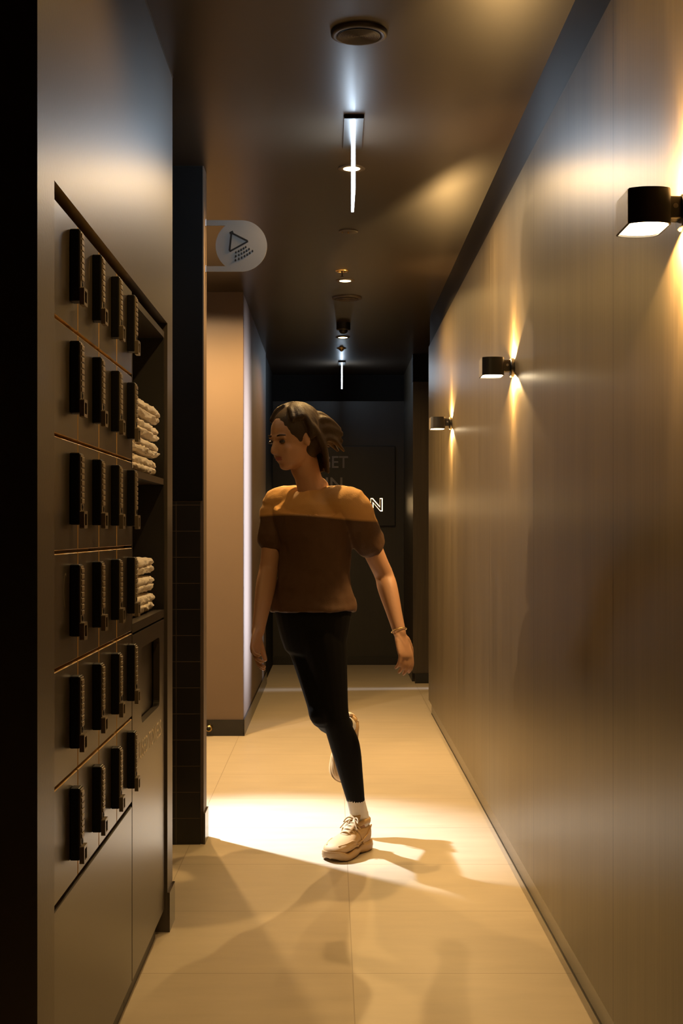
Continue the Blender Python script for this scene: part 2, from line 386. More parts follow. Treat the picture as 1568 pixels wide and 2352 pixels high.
def make_door():
    y0, z1 = Y0 + g / 2, ZT - 0.002
    d = mesh_obj('locker_door', door_mesh(0, PW - g, -PH + 0.006, 0), [M['laminate'], M['edge']])
    # lock body
    bm = bmesh.new(); box(bm, (XD, 0.155, -0.160), (XD + 0.0185, 0.1905, -0.022), bevel=0.0022)
    lk = mesh_obj('lock_body', bm, M['lock'], d)
    bm = bmesh.new()
    box(bm, (XD + 0.018, 0.158, -0.134), (XD + 0.0205, 0.1875, -0.025), bevel=0.0008)
    for k in range(8):
        z = -0.034 - k * 0.0115
        box(bm, (XD + 0.020, 0.1600, z - 0.0044), (XD + 0.0228, 0.1855, z + 0.0044), bevel=0.0010)
    kp = mesh_obj('keypad', bm, M['key'], d)
    bm = bmesh.new()
    for r0, r1, a in ((0.0035, 0.0055, 0),):
        lathe(bm, [(r0, 0), (r1, 0), (r1, .0016), (r0, .0016), (r0, 0)], 16, Matrix.Translation((XD + 0.0200, 0.1728, -0.1260)) @ Matrix.Rotation(PI / 2, 4, 'Y'))
    kh = mesh_obj('key_hole', bm, M['lock'], d)
    # square latch ring
    bm = bmesh.new()
    fn = lambda u, v, t: (XD + t, u, v)
    tube_wall(bm, rrect(0.1735, -0.150, 0.036, 0.034, 0.003), rrect(0.1735, -0.150, 0.022, 0.022, 0.002), fn, 0.0185, 0.0275)
    rg = mesh_obj('latch_ring', bm, M['ring'], d)
    return d
def copy_tree(o, parent=None):
    c = o.copy(); COL.objects.link(c)
    if parent: c.parent = parent
    for ch in o.children: copy_tree(ch, c)
    return c
proto = make_door(); first = True
for r in range(6):
    for c in range(NC):
        d = proto if first else copy_tree(proto)
        first = False
        d.parent = bank
        d.location = Vector((0, Y0 + c * PW + g / 2, ZT - r * PH - 0.001)) - Vector(bank.location)
        # thin number outline next to the lock where the photo shows it
        if (r, c) in ((5, 0), (5, 1), (3, 0), (0, 1)):
            bm = bmesh.new()
            if r == 5: strokes = [((0.095, -0.055), (0.101, -0.078)), ((0.095, -0.096), (0.101, -0.122))]
            elif r == 3: strokes = [((0.112 + 0.016 * math.cos(a), -0.07 + 0.032 * math.sin(a)), (0.112 + 0.016 * math.cos(a + .5), -0.07 + 0.032 * math.sin(a + .5))) for a in [k * .5 for k in range(2, 9)]]
            else: strokes = [((0.125, -0.040), (0.118, -0.06)), ((0.118, -0.06), (0.121, -0.085))]
            for (ya, za), (yb, zb) in strokes:
                q = Vector((0, yb - ya, zb - za)).normalized(); nrm = Vector((0, -q.z, q.y)) * 0.0012
                vs = [Vector((XD + 0.0003, ya, za)) + nrm, Vector((XD + 0.0003, ya, za)) - nrm, Vector((XD + 0.0003, yb, zb)) - nrm, Vector((XD + 0.0003, yb, zb)) + nrm]
                bm.faces.new([bm.verts.new(v) for v in vs])
            mesh_obj('marking', bm, M['print_thin'], d)
zb = ZT - 6 * PH
low = mesh_obj('lower_panel', door_mesh(Y0 + 0.0035, Y0 + NC * PW - 0.003, 0.073, zb - 0.006), [M['laminate'], M['carcass']])
P0(low, bank)

# ------------------------------------------------------------------ towel cabinet beside the lockers
YC0, YC1 = Y0 + NC * PW + 0.003, 4.045
cab = empty('towel_cabinet', (XD - 0.2, 3.72, 0), 'bronze-grey cabinet with open towel shelves above a used towels drop door, beyond the lockers', 'cabinet')
bm = bmesh.new()
box(bm, (XD - 0.42, YC0, 0.073), (XD - 0.40, YC1, 1.79))
box(bm, (XD - 0.40, YC0, 0.073), (XD - 0.0005, YC0 + 0.006, 1.79))
box(bm, (XD - 0.40, YC1 - 0.012, 0.073), (XD - 0.002, YC1 + 0.0, 1.79))
P0(mesh_obj('carcass', bm, M['carcass']), cab)
P0(boxes('top_rail', [((XD - 0.40, YC0 + .006, 1.776), (XD, YC1 - 0.012, 1.794))], M['laminate']), cab)
P0(boxes('shelf', [((XD - 0.40, YC0 + .006, 1.338), (XD - 0.001, YC1 - 0.012, 1.356))], M['laminate']), cab)
P0(boxes('shelf', [((XD - 0.40, YC0 + .006, 0.944), (XD, YC1 - 0.012, 0.967))], M['laminate']), cab)
P0(boxes('plinth', [((XD - 0.40, YC0, 0), (XD - 0.021, YC1 - 0.06, 0.0725))], M['carcass']), cab)
# drop door with rounded slot
bm = bmesh.new()
def door_with_slot():
    oy0, oy1, oz0, oz1 = YC0 + 0.003, YC1 - 0.012, 0.073, 0.938
    inner = rrect((3.553 + 3.925) / 2, (0.694 + 0.893) / 2, 0.372, 0.199, 0.022, 6)
    n = len(inner)
    cx, cz = (3.553 + 3.925) / 2, (0.694 + 0.893) / 2
    O2, I2 = [], inner
    for k, (sx, sz) in enumerate(((1, 1), (-1, 1), (-1, -1), (1, -1))):
        X_, Z_ = (oy1 if sx > 0 else oy0), (oz1 if sz > 0 else oz0)
        for i in range(7):
            u, v = inner[k * 7 + i]
            near = (k % 2 == 0)                # first half of the arc starts on a vertical side for even corners
            if i == 3: O2.append((X_, Z_))
            elif (i < 3) == near: O2.append((X_, v))
            else: O2.append((u, Z_))
    # keep outer points monotone: snap to sides
    tube_wall(bm, O2, I2, lambda u, v, t: (XD - 0.018 + t, u, v), 0.0, 0.018)
door_with_slot()
bmesh.ops.recalc_face_normals(bm, faces=bm.faces)
dd = P0(mesh_obj('drop_door', bm, M['laminate']), cab)
fl = boxes('slot_flap', [((XD - 0.034, 3.53, 0.67), (XD - 0.022, 3.95, 0.915))], M['laminate'], dd)
tx = text_mesh('letter', 'USED TOWELS', 0.046, 0.44, 0.0006, 0.0, M['print'], dd,
               Matrix.Translation((XD + 0.0004, 3.735, 0.628)) @ Matrix(((0, 0, 1, 0), (1, 0, 0, 0), (0, 1, 0, 0), (0, 0, 0, 1))))
# ------------------------------------------------------------------ towels
def towel(y0, y1, z0, z1, xf, seed, label):
    bm = bmesh.new()
    nx, ny, nz = 16, 46, 9
    L_, W_, H_ = y1 - y0, 0.24, z1 - z0 - 0.004
    r = bmesh.ops.create_cube(bm, size=1.0)
    bmesh.ops.subdivide_edges(bm, edges=bm.edges[:], cuts=30, use_grid_fill=True)
    sd = Vector((seed * 3.1, seed * 1.7, seed * 5.3))
    for v in bm.verts:
        p = v.co * 2
        # rounded slab (superellipsoid like)
        q = Vector((p.x, p.y, p.z))
        ex = 1 - 0.045 * abs(p.z) ** 4; ey = 1 - 0.02 * abs(p.z) ** 4
        q = Vector((p.x * ex * W_ / 2, p.y * ey * L_ / 2, p.z * H_ / 2 * (1 - 0.10 * max(0, abs(p.x)) ** 8) * (1 - 0.16 * abs(p.y) ** 14)))
        # fold groove round the middle of the front and soft undulation
        fold = -0.006 * math.exp(-(p.z / 0.16) ** 2) * (abs(p.x) > .98)
        q.x += fold * (1 if p.x > 0 else -1)
        n = noise.noise_vector(q * 28 + sd) * 0.0045 + noise.noise_vector(q * 85 + sd) * 0.0062 + noise.noise_vector(Vector((q.x * 160, q.y * 160, q.z * 50)) + sd) * 0.0035
        n.z *= 0.42
        q += n
        v.co = q
    o = mesh_obj('folded_towel', bm, M['towel'], smooth=True, loc=(xf - W_ / 2, (y0 + y1) / 2, (z0 + z1) / 2))
    tag(o, label, 'towel', 'cream towels in the cabinet')
    return o
zz = 1.3575
ts = [(3.90, .048, 'cream folded towel, lowest of the upper stack, lying on the upper shelf'),
      (3.965, .047, 'cream folded towel, second from the bottom of the upper stack'),
      (3.975, .047, 'cream folded towel, second from the top of the upper stack'),
      (3.99, .052, 'cream folded towel on top of the upper stack, its end bulging out')]
for k, (ye, h, lb) in enumerate(ts):
    towel(YC0 + 0.02, ye, zz, zz + h, -0.510 + (0, .001, .0, .002)[k], 3 + k, lb); zz += h + 0.0025
zz = 0.9685
ts = [(3.985, .055, 'cream folded towel at the bottom of the lower stack above the drop door'),
      (3.96, .048, 'cream folded towel in the middle of the lower stack'),
      (3.965, .050, 'cream folded towel on top of the lower stack, flat with a neat upper edge')]
for k, (ye, h, lb) in enumerate(ts):
    towel(YC0 + 0.02, ye, zz, zz + h, -0.522, 11 + k, lb); zz += h + 0.0025

# ------------------------------------------------------------------ wall sconces
def sconce(Y, label):
    t = empty('wall_sconce', (XR, Y, 1.77), label, 'wall lamp', 'black sconces along the panelled wall')
    fn = lambda u, v, tt: (u, v, tt)
    bm = bmesh.new()
    def outl(i):                                       # flat outer side, softly bowed ends
        xa, xb, h = -0.1145 + i, -0.0385 - i, 0.0655 - i
        end = [(xa + (xb - xa) * q, h - 0.013 * abs(2 * q - 1) ** 2.4 - (0.010 * max(0, (q - .9) / .1) ** 2)) for q in [k / 16 for k in range(17)]]
        return [(u, v) for u, v in end] + [(u, -v) for u, v in end[::-1]]
    out, inn = outl(0), outl(0.0025)
    tube_wall(bm, out, inn, fn, -0.031, 0.031)
    b = mesh_obj('lamp_body', bm, M['black_metal'], t, smooth=True)
    md = b.modifiers.new('e', 'EDGE_SPLIT'); md.split_angle = math.radians(40)
    for z in (-0.0265, 0.0265):
        bm = bmesh.new(); prism(bm, outl(0.0026), fn, z - 0.001, z + 0.001)
        mesh_obj('diffuser', bm, M['lamp_open'] if z < 0 else M['lamp_top'], t)
    bm = bmesh.new(); box(bm, (-0.1157, -0.0500, -0.0300), (-0.1144, 0.0500, 0.0300), bevel=0.0004)
    mesh_obj('side_sheen', bm, M['painted_sheen'], t)  # thin sheet added on the black body, reflected light put into its colour
    bm = bmesh.new(); box(bm, (-0.0385, -0.018, -0.014), (-0.012, 0.018, 0.026), bevel=0.002)
    mesh_obj('arm', bm, M['black_metal'], t)
    bm = bmesh.new(); lathe(bm, [(0, 0.0), (0.004, 0.0), (0.0045, 0.002), (0, 0.002)], 14, Matrix.Translation((-0.024, -0.018, 0.008)) @ Matrix.Rotation(PI / 2, 4, 'X'))
    mesh_obj('screw', bm, M['steel'], t, smooth=False)
    bm = bmesh.new(); lathe(bm, [(0, 0), (0.0335, 0), (0.0335, 0.010), (0.031, 0.013), (0, 0.013)], 40, Matrix.Translation((0, 0, 0.0)) @ Matrix.Rotation(-PI / 2, 4, 'Y'))
    mesh_obj('wall_plate', bm, M['black_metal'], t)
    x = XR - 0.032
    for s in (1, -1):
        z = 1.77 + s * 0.038
        spot('sconce_wide_light', (x, Y, z), (x + 0.70, Y, z + s), P['sc_wide'], WARM, 150, 0.10, 0.006, t)
        spot('sconce_beam_light', (x, Y, z), (x + 0.12, Y, z + s), P['sc_narrow'], WARM, 56, 0.9, 0.008, t)
    return t
sconce(2.42, 'black two-way sconce cut by the right edge of the photo, the largest of three')
sconce(4.72, 'black two-way sconce on the panelled wall, middle one of the three')
sconce(7.16, 'black two-way sconce farthest down the panelled wall, the smallest of three')

# ------------------------------------------------------------------ ceiling fittings
def downlight(x, Y, label, power):
    t = empty('downlight', (x, Y, CEIL), label, 'downlight', 'warm downlights in the ceiling')
    bm = bmesh.new(); lathe(bm, [(0.032, -0.0005), (0.032, -0.004), (0.046, -0.006), (0.052, -0.004), (0.053, 0.0)], 48)
    mesh_obj('trim_ring', bm, M['grille'], t, smooth=True)
    bm = bmesh.new(); lathe(bm, [(0, -0.006), (0.020, -0.0055), (0.036, -0.0035), (0.037, -0.001)], 40)
    mesh_obj('lens', bm, M['down_glow'], t, smooth=True)
    spot('downlight_beam', (x, Y, CEIL - 0.012), (x, Y, 0), power, HALL_WARM, 161, 0.52, 0.022, t)
    return t
downlight(0.076, 5.22, 'warm round downlight behind the nearer hanging sign, brightest of the three', P['down_mid'])
downlight(0.074, 7.56, 'warm round downlight between the two sensors and the far speaker', P['down'])
downlight(0.079, 9.77, 'warm round downlight just beyond the dome camera', P['down_far'])
downlight(0.076, 2.80, 'warm round downlight nearest the viewer, above the top edge of the photo', P['down_near'])

def speaker(x, Y, R, label):
    t = empty('ceiling_speaker', (x, Y, CEIL), label, 'speaker', 'round speakers in the ceiling')
    bm = bmesh.new(); lathe(bm, [(R * .77, -0.002), (R * .77, -0.010), (R * .90, -0.012), (R, -0.009), (R + .001, 0.0)], 64)
    mesh_obj('rim', bm, M['grille'], t, smooth=True)
    bm = bmesh.new(); lathe(bm, [(0, -0.0125)] + [(R * .76 * k / 26, -0.0125 + (0.0012 if k % 2 else 0)) for k in range(1, 27)], 64)
    mesh_obj('grille', bm, M['grille'], t)
    return t
speaker(0.0765, 3.80, 0.079, 'round ceiling speaker with a ringed grille at the top of the photo')
speaker(0.089, 8.11, 0.088, 'smaller looking round ceiling speaker, the one nearer the end wall')

t = empty('smoke_detector', (0.077, 6.32, CEIL), 'flat dark round sensor disc with tiny brass studs on the ceiling', 'sensor')
bm = bmesh.new(); lathe(bm, [(0, -0.006), (0.040, -0.006), (0.046, -0.004), (0.047, 0)], 40); mesh_obj('housing', bm, M['grille'], t, smooth=True)
for dx, dy in ((-0.028, -.005), (0.0, -0.012), (0.0, .010)):
    bm = bmesh.new(); lathe(bm, [(0, -0.006), (0.004, -0.005), (0.004, 0.0)], 12, Matrix.Translation((dx, dy, -0.004))); mesh_obj('stud', bm, M['brass'], t)
t = empty('sprinkler', (0.0545, 7.28, CEIL), 'small ceiling sprinkler ring with a short hanging stem, right before the middle downlight', 'sprinkler')
bm = bmesh.new(); lathe(bm, [(0.024, 0), (0.024, -0.004), (0.034, -0.006), (0.036, 0)], 36); mesh_obj('collar', bm, M['brass'], t, smooth=True)
bm = bmesh.new(); lathe(bm, [(0.0, -0.034), (0.010, -0.034), (0.010, -0.032), (0.003, -0.031), (0.003, 0), (0, 0)], 20); mesh_obj('stem', bm, M['black_metal'], t)
t = empty('dome_camera', (0.077, 9.10, CEIL), 'black dome security camera hanging from the ceiling in the middle of the corridor', 'camera')
bm = bmesh.new(); lathe(bm, [(0.047, 0), (0.047, -0.045), (0.040, -0.052), (0, -0.052)], 40); mesh_obj('housing', bm, M['black_metal'], t, smooth=True).modifiers.new('e', 'EDGE_SPLIT')
bm = bmesh.new(); lathe(bm, [(0.030, -0.052)] + [(0.030 * math.cos(a), -0.052 - 0.024 * math.sin(a)) for a in [k * PI / 16 for k in range(1, 8)]] + [(0, -0.076)], 32)
mesh_obj('dome', bm, M['lock'], t, smooth=True)
t = empty('smoke_detector', (0.073, 10.35, CEIL), 'small conical bronze sensor on the ceiling, just before the farther hanging sign', 'sensor')
bm = bmesh.new(); lathe(bm, [(0.037, 0), (0.037, -0.004), (0.022, -0.010), (0.008, -0.026), (0, -0.028)], 32); mesh_obj('housing', bm, M['brass'], t, smooth=True)

def exit_sign(x, Y, h, length, label, bw):
    t = empty('hanging_sign', (x, Y, CEIL), label, 'lit sign', 'glowing blade signs on the ceiling')
    bm = bmesh.new(); box(bm, (-bw, 0, -0.006), (bw, length, 0), bevel=0.0015); mesh_obj('mounting_plate', bm, M['black_metal'], t)
    bm = bmesh.new(); box(bm, (-bw * .96, -0.012, -0.014), (bw * .96, 0.0, 0)); mesh_obj('end_cap', bm, M['lock'], t)
    bm = bmesh.new(); box(bm, (-0.0045, 0.012, -h), (0.0045, length - 0.04, -0.006), bevel=0.001); mesh_obj('light_panel', bm, M['sign_glow'], t)
    return t
exit_sign(0.0745, 4.56, 0.246, 0.38, 'nearer of two hanging sign blades glowing cold white, seen edge-on', 0.0345)
exit_sign(0.083, 11.13, 0.205, 0.30, 'farther of two hanging sign blades glowing cold white, over the end of the corridor', 0.030)

# ------------------------------------------------------------------ shower sign on the pillar
t = empty('shower_sign', (XL, 5.25, 2.307), 'frosted round shower sign on two arms sticking out from the tiled pillar', 'sign')
R = 0.0997; cx = 0.141 - 0.0005
YS = 0.0
fn = lambda u, v, tt: (u, tt, v)
bm = bmesh.new()
N = 72
pts = []
arm = 0.021
# outline of disc + two arms (D with a cut-out)
for k in range(N + 1):                      # right half circle from bottom to top
    a = -PI / 2 + PI * k / N; pts.append((cx + R * math.cos(a), R * math.sin(a)))
pts.append((0.0, R)); pts.append((0.0, R - arm))
ang = math.asin((R - arm) / R)
pts2 = []
for k in range(41):
    a = PI - ang + (2 * ang) * k / 40; pts2.append((cx + R * math.cos(a), R * math.sin(a)))
pts += pts2
pts += [(0.0, -R + arm), (0.0, -R)]
cu = bpy.data.curves.new('sign_outline', 'CURVE'); cu.dimensions = '2D'; cu.fill_mode = 'BOTH'; cu.extrude = 0.0022
sp = cu.splines.new('POLY'); sp.points.add(len(pts) - 1); sp.use_cyclic_u = True
for p_, (u, v) in zip(sp.points, pts): p_.co = (u, v, 0, 1)
tmp = bpy.data.objects.new('tmp', cu); COL.objects.link(tmp); bpy.context.view_layer.update()
me = bpy.data.meshes.new_from_object(tmp.evaluated_get(bpy.context.evaluated_depsgraph_get()))
bpy.data.objects.remove(tmp); me.transform(Matrix.Rotation(PI / 2, 4, 'X')); me.materials.clear(); me.materials.append(M['frost'])
pl = bpy.data.objects.new('sign_plate', me); COL.objects.link(pl); pl.parent = t
for s in (1, -1):
    bm2 = bmesh.new(); box(bm2, (-0.001, -0.007, s * (R - arm / 2) - 0.014), (0.004, 0.007, s * (R - arm / 2) + 0.014), bevel=0.001)
    mesh_obj('fixing', bm2, M['steel'], t)
bm.free()
def pxs(x_, y_):                           # sign crop pixels -> sign plane
    X = 440 + x_ / 7.84; Yp = 480 + y_ / 7.84
    return ((X - 762) / F * 5.25 - XL, (1220 - Yp) / F * 5.25 + CZ - 2.307)
bm = bmesh.new()
ol = [(680, 422), (740, 392), (757, 436), (1012, 565), (1022, 598), (695, 778), (672, 742), (702, 462)]
ol = [pxs(*p_) for p_ in ol]
cxx = sum(p_[0] for p_ in ol) / len(ol); cyy = sum(p_[1] for p_ in ol) / len(ol)
wv = 0.0062
n = len(ol)
inner = []
for i in range(n):
    p0, p1, p2 = Vector(ol[i - 1]), Vector(ol[i]), Vector(ol[(i + 1) % n])
    e1 = (p1 - p0).normalized(); e2 = (p2 - p1).normalized()
    n1 = Vector((e1.y, -e1.x)); n2 = Vector((e2.y, -e2.x))
    if n1.dot(Vector((cxx, cyy)) - p1) < 0 and i > 1: pass
    bis = (n1 + n2); bis = bis / max(0.5, bis.length_squared / 2)
    inner.append(tuple(p1 + bis * wv))
tube_wall(bm, ol, inner, fn, -0.0036, -0.0021)
mesh_obj('shower_icon', bm, M['lock'], t)
drops = [(975, 692), (937, 718), (892, 742), (848, 767), (797, 788), (1035, 728), (990, 758), (945, 785), (898, 810), (851, 833), (796, 855),
         (1097, 764), (1048, 797), (1001, 828), (953, 855), (902, 882), (850, 904), (791, 926)]
bm = bmesh.new()
for (x_, y_) in drops:
    u0, v0 = pxs(x_, y_)
    q = [(u0 + 0.0034 * math.cos(a) * (1 if math.sin(a) < 0 else .8), v0 + 0.0034 * math.sin(a) * (1.1 if math.sin(a) < 0 else 1.7)) for a in [2 * PI * k / 12 for k in range(12)]]
    prism(bm, q, fn, -0.0036, -0.0021)
mesh_obj('water_drops', bm, M['lock'], t)

# ------------------------------------------------------------------ door stop
t = empty('door_stop', (-0.718, 7.921, 0.048), 'small round brass door stop on the skirting of the brown wall', 'door stop')
bm = bmesh.new(); lathe(bm, [(0.0, 0.0), (0.016, 0.0), (0.017, 0.004), (0.010, 0.008), (0.010, 0.018), (0.018, 0.022), (0.019, 0.034), (0, 0.036)], 28, Matrix.Rotation(PI / 2, 4, 'X'))
mesh_obj('stopper', bm, M['brass'], t, smooth=True)
bm = bmesh.new(); lathe(bm, [(0.0, 0.034), (0.0125, 0.034), (0.0125, 0.041), (0, 0.042)], 28, Matrix.Rotation(PI / 2, 4, 'X'))
mesh_obj('rubber_tip', bm, M['lock'], t, smooth=True)

# ------------------------------------------------------------------ wall sign at the end
def bp(px, py, Y=12.14): return ((px - 762) / F * Y, (1220 - py) / F * Y + CZ)
x0, z1 = bp(625, 1025); x1, z0 = bp(907, 1208)
t = empty('wall_sign', ((x0 + x1) / 2, 12.12, z0), 'black board on the end wall with grey and glowing letters', 'sign')
off = Vector(t.location)
bm = bmesh.new(); box(bm, (x0 - off.x, -0.015, 0), (x1 - off.x, 0.02, z1 - z0), bevel=0.004); mesh_obj('board', bm, M['board'], t)
ROT = Matrix.Rotation(PI / 2, 4, 'X')
def line(s, pxa, pxb, pya, pyb, glow):
    xa, za = bp(pxa, pya); xb, zb_ = bp(pxb, pyb)
    c = Vector(((xa + xb) / 2 - off.x, -0.022, (za + zb_) / 2 - off.z))
    if glow:
        ls = text_mesh('letter', s, abs(za - zb_) - .006, xb - xa - .006, 0.012, 0.010, M['letter_face'], t, Matrix.Translation(c) @ ROT)
        text_mesh('letter_halo', s, abs(za - zb_) + .006, xb - xa + .006, 0.004, 0.030, M['halo'], ls, Matrix.Translation(c + Vector((0, 0.006, 0))) @ ROT)
    else:
        text_mesh('letter', s, abs(za - zb_), xb - xa, 0.014, 0.012, M['letter_dim'], t, Matrix.Translation(c) @ ROT)
line('GET', 735, 799, 1048, 1076, False)
line('IN', 748, 786, 1097, 1125, False)
line('FORMATION', 656, 877, 1145, 1174, True)

# ------------------------------------------------------------------ the walking person
exec_person = True
def W(px, py, Y): return Vector(((px - 762) * Y / F, Y, CZ - (py - 1220) * Y / F))
SKIN = mat('skin', (0.48, 0.27, 0.17), 0.5, bump=0.03, bscale=300)
SKIN.node_tree.nodes['Principled BSDF'].inputs['Subsurface Weight'].default_value = 0.08
SKIN.node_tree.nodes['Principled BSDF'].inputs['Subsurface Radius'].default_value = (0.01, 0.004, 0.002)
TOP = mat('knit in two colours, apricot yoke over dark brown', (0.42, 0.20, 0.065), 0.75, bump=0.35, bscale=260)  # overhead light on the shoulders and shade below put into the colour
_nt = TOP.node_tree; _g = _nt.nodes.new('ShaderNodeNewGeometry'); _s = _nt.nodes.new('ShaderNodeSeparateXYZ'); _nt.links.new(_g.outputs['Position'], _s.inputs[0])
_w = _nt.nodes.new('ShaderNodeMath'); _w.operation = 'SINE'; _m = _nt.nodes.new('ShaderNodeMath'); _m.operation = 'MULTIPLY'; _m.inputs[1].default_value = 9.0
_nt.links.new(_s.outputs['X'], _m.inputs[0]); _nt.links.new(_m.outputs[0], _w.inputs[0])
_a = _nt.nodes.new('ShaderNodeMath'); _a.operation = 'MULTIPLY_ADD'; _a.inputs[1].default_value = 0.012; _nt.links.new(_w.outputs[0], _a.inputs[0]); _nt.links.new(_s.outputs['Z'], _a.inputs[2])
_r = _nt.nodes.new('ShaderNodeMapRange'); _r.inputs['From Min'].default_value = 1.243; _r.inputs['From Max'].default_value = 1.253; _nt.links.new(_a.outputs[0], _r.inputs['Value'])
_x = _nt.nodes.new('ShaderNodeMix'); _x.data_type = 'RGBA'; _x.inputs['A'].default_value = (0.085, 0.040, 0.018, 1); _x.inputs['B'].default_value = (0.62, 0.34, 0.12, 1)  # shaded brown front, lit apricot shoulders
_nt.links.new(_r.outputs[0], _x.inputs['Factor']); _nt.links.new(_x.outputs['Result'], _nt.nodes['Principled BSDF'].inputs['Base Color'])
LEG = mat('black stretch fabric', (0.0045, 0.0045, 0.005), 0.75, spec=0.12, bump=0.1, bscale=400)
HAIR = mat('dark brown hair', (0.034, 0.019, 0.010), 0.55, spec=0.35, bump=0.5, bscale=320)
SOCK = mat('white ribbed sock', (0.72, 0.69, 0.66), 0.9, bump=0.5, bscale=260)
SHOE = mat('tan suede and mesh', (0.50, 0.33, 0.16), 0.62, bump=0.25, bscale=420, var=0.06, vscale=40)
SOLE = mat('tan rubber sole', (0.46, 0.30, 0.14), 0.5, bump=0.1, bscale=200)
LACE = mat('sand laces', (0.60, 0.45, 0.27), 0.8, bump=0.3, bscale=500)
EYE = mat('eye', (0.03, 0.02, 0.015), 0.15)
LIP = mat('lips', (0.36, 0.12, 0.09), 0.45)

def sweep(bm, secs, seg=20, cap=True):
    """secs: list of (centre, side vector*ra, other vector*rb). rings joined into a closed tube with domed ends"""
    rings = []
    for c, a, b in secs:
        rings.append([bm.verts.new(c + a * math.cos(2 * PI * i / seg) + b * math.sin(2 * PI * i / seg)) for i in range(seg)])
    for A, B in zip(rings, rings[1:]):
        for i in range(seg):
            j = (i + 1) % seg; bm.faces.new((A[i], A[j], B[j], B[i]))
    if cap:
        bm.faces.new(rings[0][::-1]); bm.faces.new(rings[-1])
def catmull(pts, n):
    out = []
    m = len(pts)
    for i in range(m - 1):
        p0 = pts[max(i - 1, 0)]; p1 = pts[i]; p2 = pts[i + 1]; p3 = pts[min(i + 2, m - 1)]
        for k in range(n):
            u = k / n
            out.append([0.5 * ((2 * b_) + (-a_ + c_) * u + (2 * a_ - 5 * b_ + 4 * c_ - d_) * u * u + (-a_ + 3 * b_ - 3 * c_ + d_) * u ** 3) for a_, b_, c_, d_ in zip(p0, p1, p2, p3)])
    out.append(list(pts[-1])); return out
def limb(bm, pts, seg=18, n=5, ref=Vector((0, 0, 1)), grow=0.0, dome=True):
    """pts: list of (Vector, r) or (Vector, ra, rb); ra along `ref` made perpendicular, rb across."""
    P_ = [(*p[0], p[1], p[2] if len(p) > 2 else p[1]) for p in pts]
    C = catmull(P_, n)
    secs = []
    for i, q in enumerate(C):
        c = Vector(q[:3]); d = (Vector(C[min(i + 1, len(C) - 1)][:3]) - Vector(C[max(i - 1, 0)][:3])).normalized()
        a = ref - d * ref.dot(d)
        if a.length < 1e-3: a = d.orthogonal()
        a.normalize(); b = d.cross(a)
        secs.append((c, a, b, max(q[3] + grow, .001), max(q[4] + grow, .001), d))
    out = []
    if dome:
        c, a, b, ra, rb, d = secs[0]
        for k in (0.97, 0.75, 0.45): out.append((c - d * min(ra, rb) * k, a * ra * math.sqrt(1 - k * k), b * rb * math.sqrt(1 - k * k)))
    for c, a, b, ra, rb, d in secs: out.append((c, a * ra, b * rb))
    if dome:
        c, a, b, ra, rb, d = secs[-1]
        for k in (0.45, 0.75, 0.97): out.append((c + d * min(ra, rb) * k, a * ra * math.sqrt(1 - k * k), b * rb * math.sqrt(1 - k * k)))
    sweep(bm, out, seg)
def ell(bm, c, X, Yv, Z):
    r = bmesh.ops.create_uvsphere(bm, u_segments=24, v_segments=16, radius=1.0)
    for v in r['verts']: v.co = c + X * v.co.x + Yv * v.co.y + Z * v.co.z
def remesh(o, vox, it=4, f=0.5):
    m = o.modifiers.new('remesh', 'REMESH'); m.mode = 'VOXEL'; m.voxel_size = vox; m.use_smooth_shade = True
    s = o.modifiers.new('smooth', 'SMOOTH'); s.iterations = it; s.factor = f

DIR = Vector((-0.62, -0.785, 0)).normalized()      # walking direction
RT = Vector((DIR.y, -DIR.x, 0))                    # her right (away from the lens, towards image left)
UP = Vector((0, 0, 1))
# joints
pel = W(718, 1415, 5.00)
hipL = W(738, 1432, 4.965); hipR = W(702, 1432, 5.055)
kneeL = W(770, 1648, 4.985); ankL = W(826, 1876, 5.085)
kneeR = W(742, 1640, 4.985); ankR = W(800, 1668, 5.33)
chest = W(724, 1215, 4.97); neck0 = W(722, 1128, 4.955); neck1 = W(698, 1078, 4.92)
shL = neck0 - RT * 0.158 + Vector((0.012, 0, -0.050)); shR = neck0 + RT * 0.160 + Vector((-0.012, 0, -0.045))
elL = W(882, 1322, 5.00); wrL = W(918, 1455, 4.93)
elR = W(616, 1312, 5.02); wrR = W(592, 1452, 4.86)
person = empty('person', (ankL.x, ankL.y, 0), 'person in a brown top, shoulder light painted on, black leggings, striding on tan sneakers', 'person')
def PP(o): o.parent = person; o.location = -Vector(person.location); return o

bm = bmesh.new()
def torso(bm, grow=0.0, full=True):
    secs = [(hipL * .5 + hipR * .5 + Vector((0, 0, -.055)), .085, .135), (pel + Vector((0, 0, .03)), .105, .160), (pel + Vector((0, 0, .12)), .095, .145),
            (pel.lerp(chest, .62), .082, .122), (chest, .100, .140), (chest.lerp(neck0, .55), .094, .158), (neck0 + Vector((0, 0, -.025)), .062, .120), (neck0 + Vector((0, 0, .010)), .046, .060)]
    limb(bm, [(c, a, b) for c, a, b in secs], seg=28, n=5, ref=DIR, grow=grow)
torso(bm)
limb(bm, [(neck0 + Vector((0, 0, -.03)), .055), (neck0.lerp(neck1, .6), .049), (neck1 + Vector((0, 0, .03)), .050)], ref=DIR)
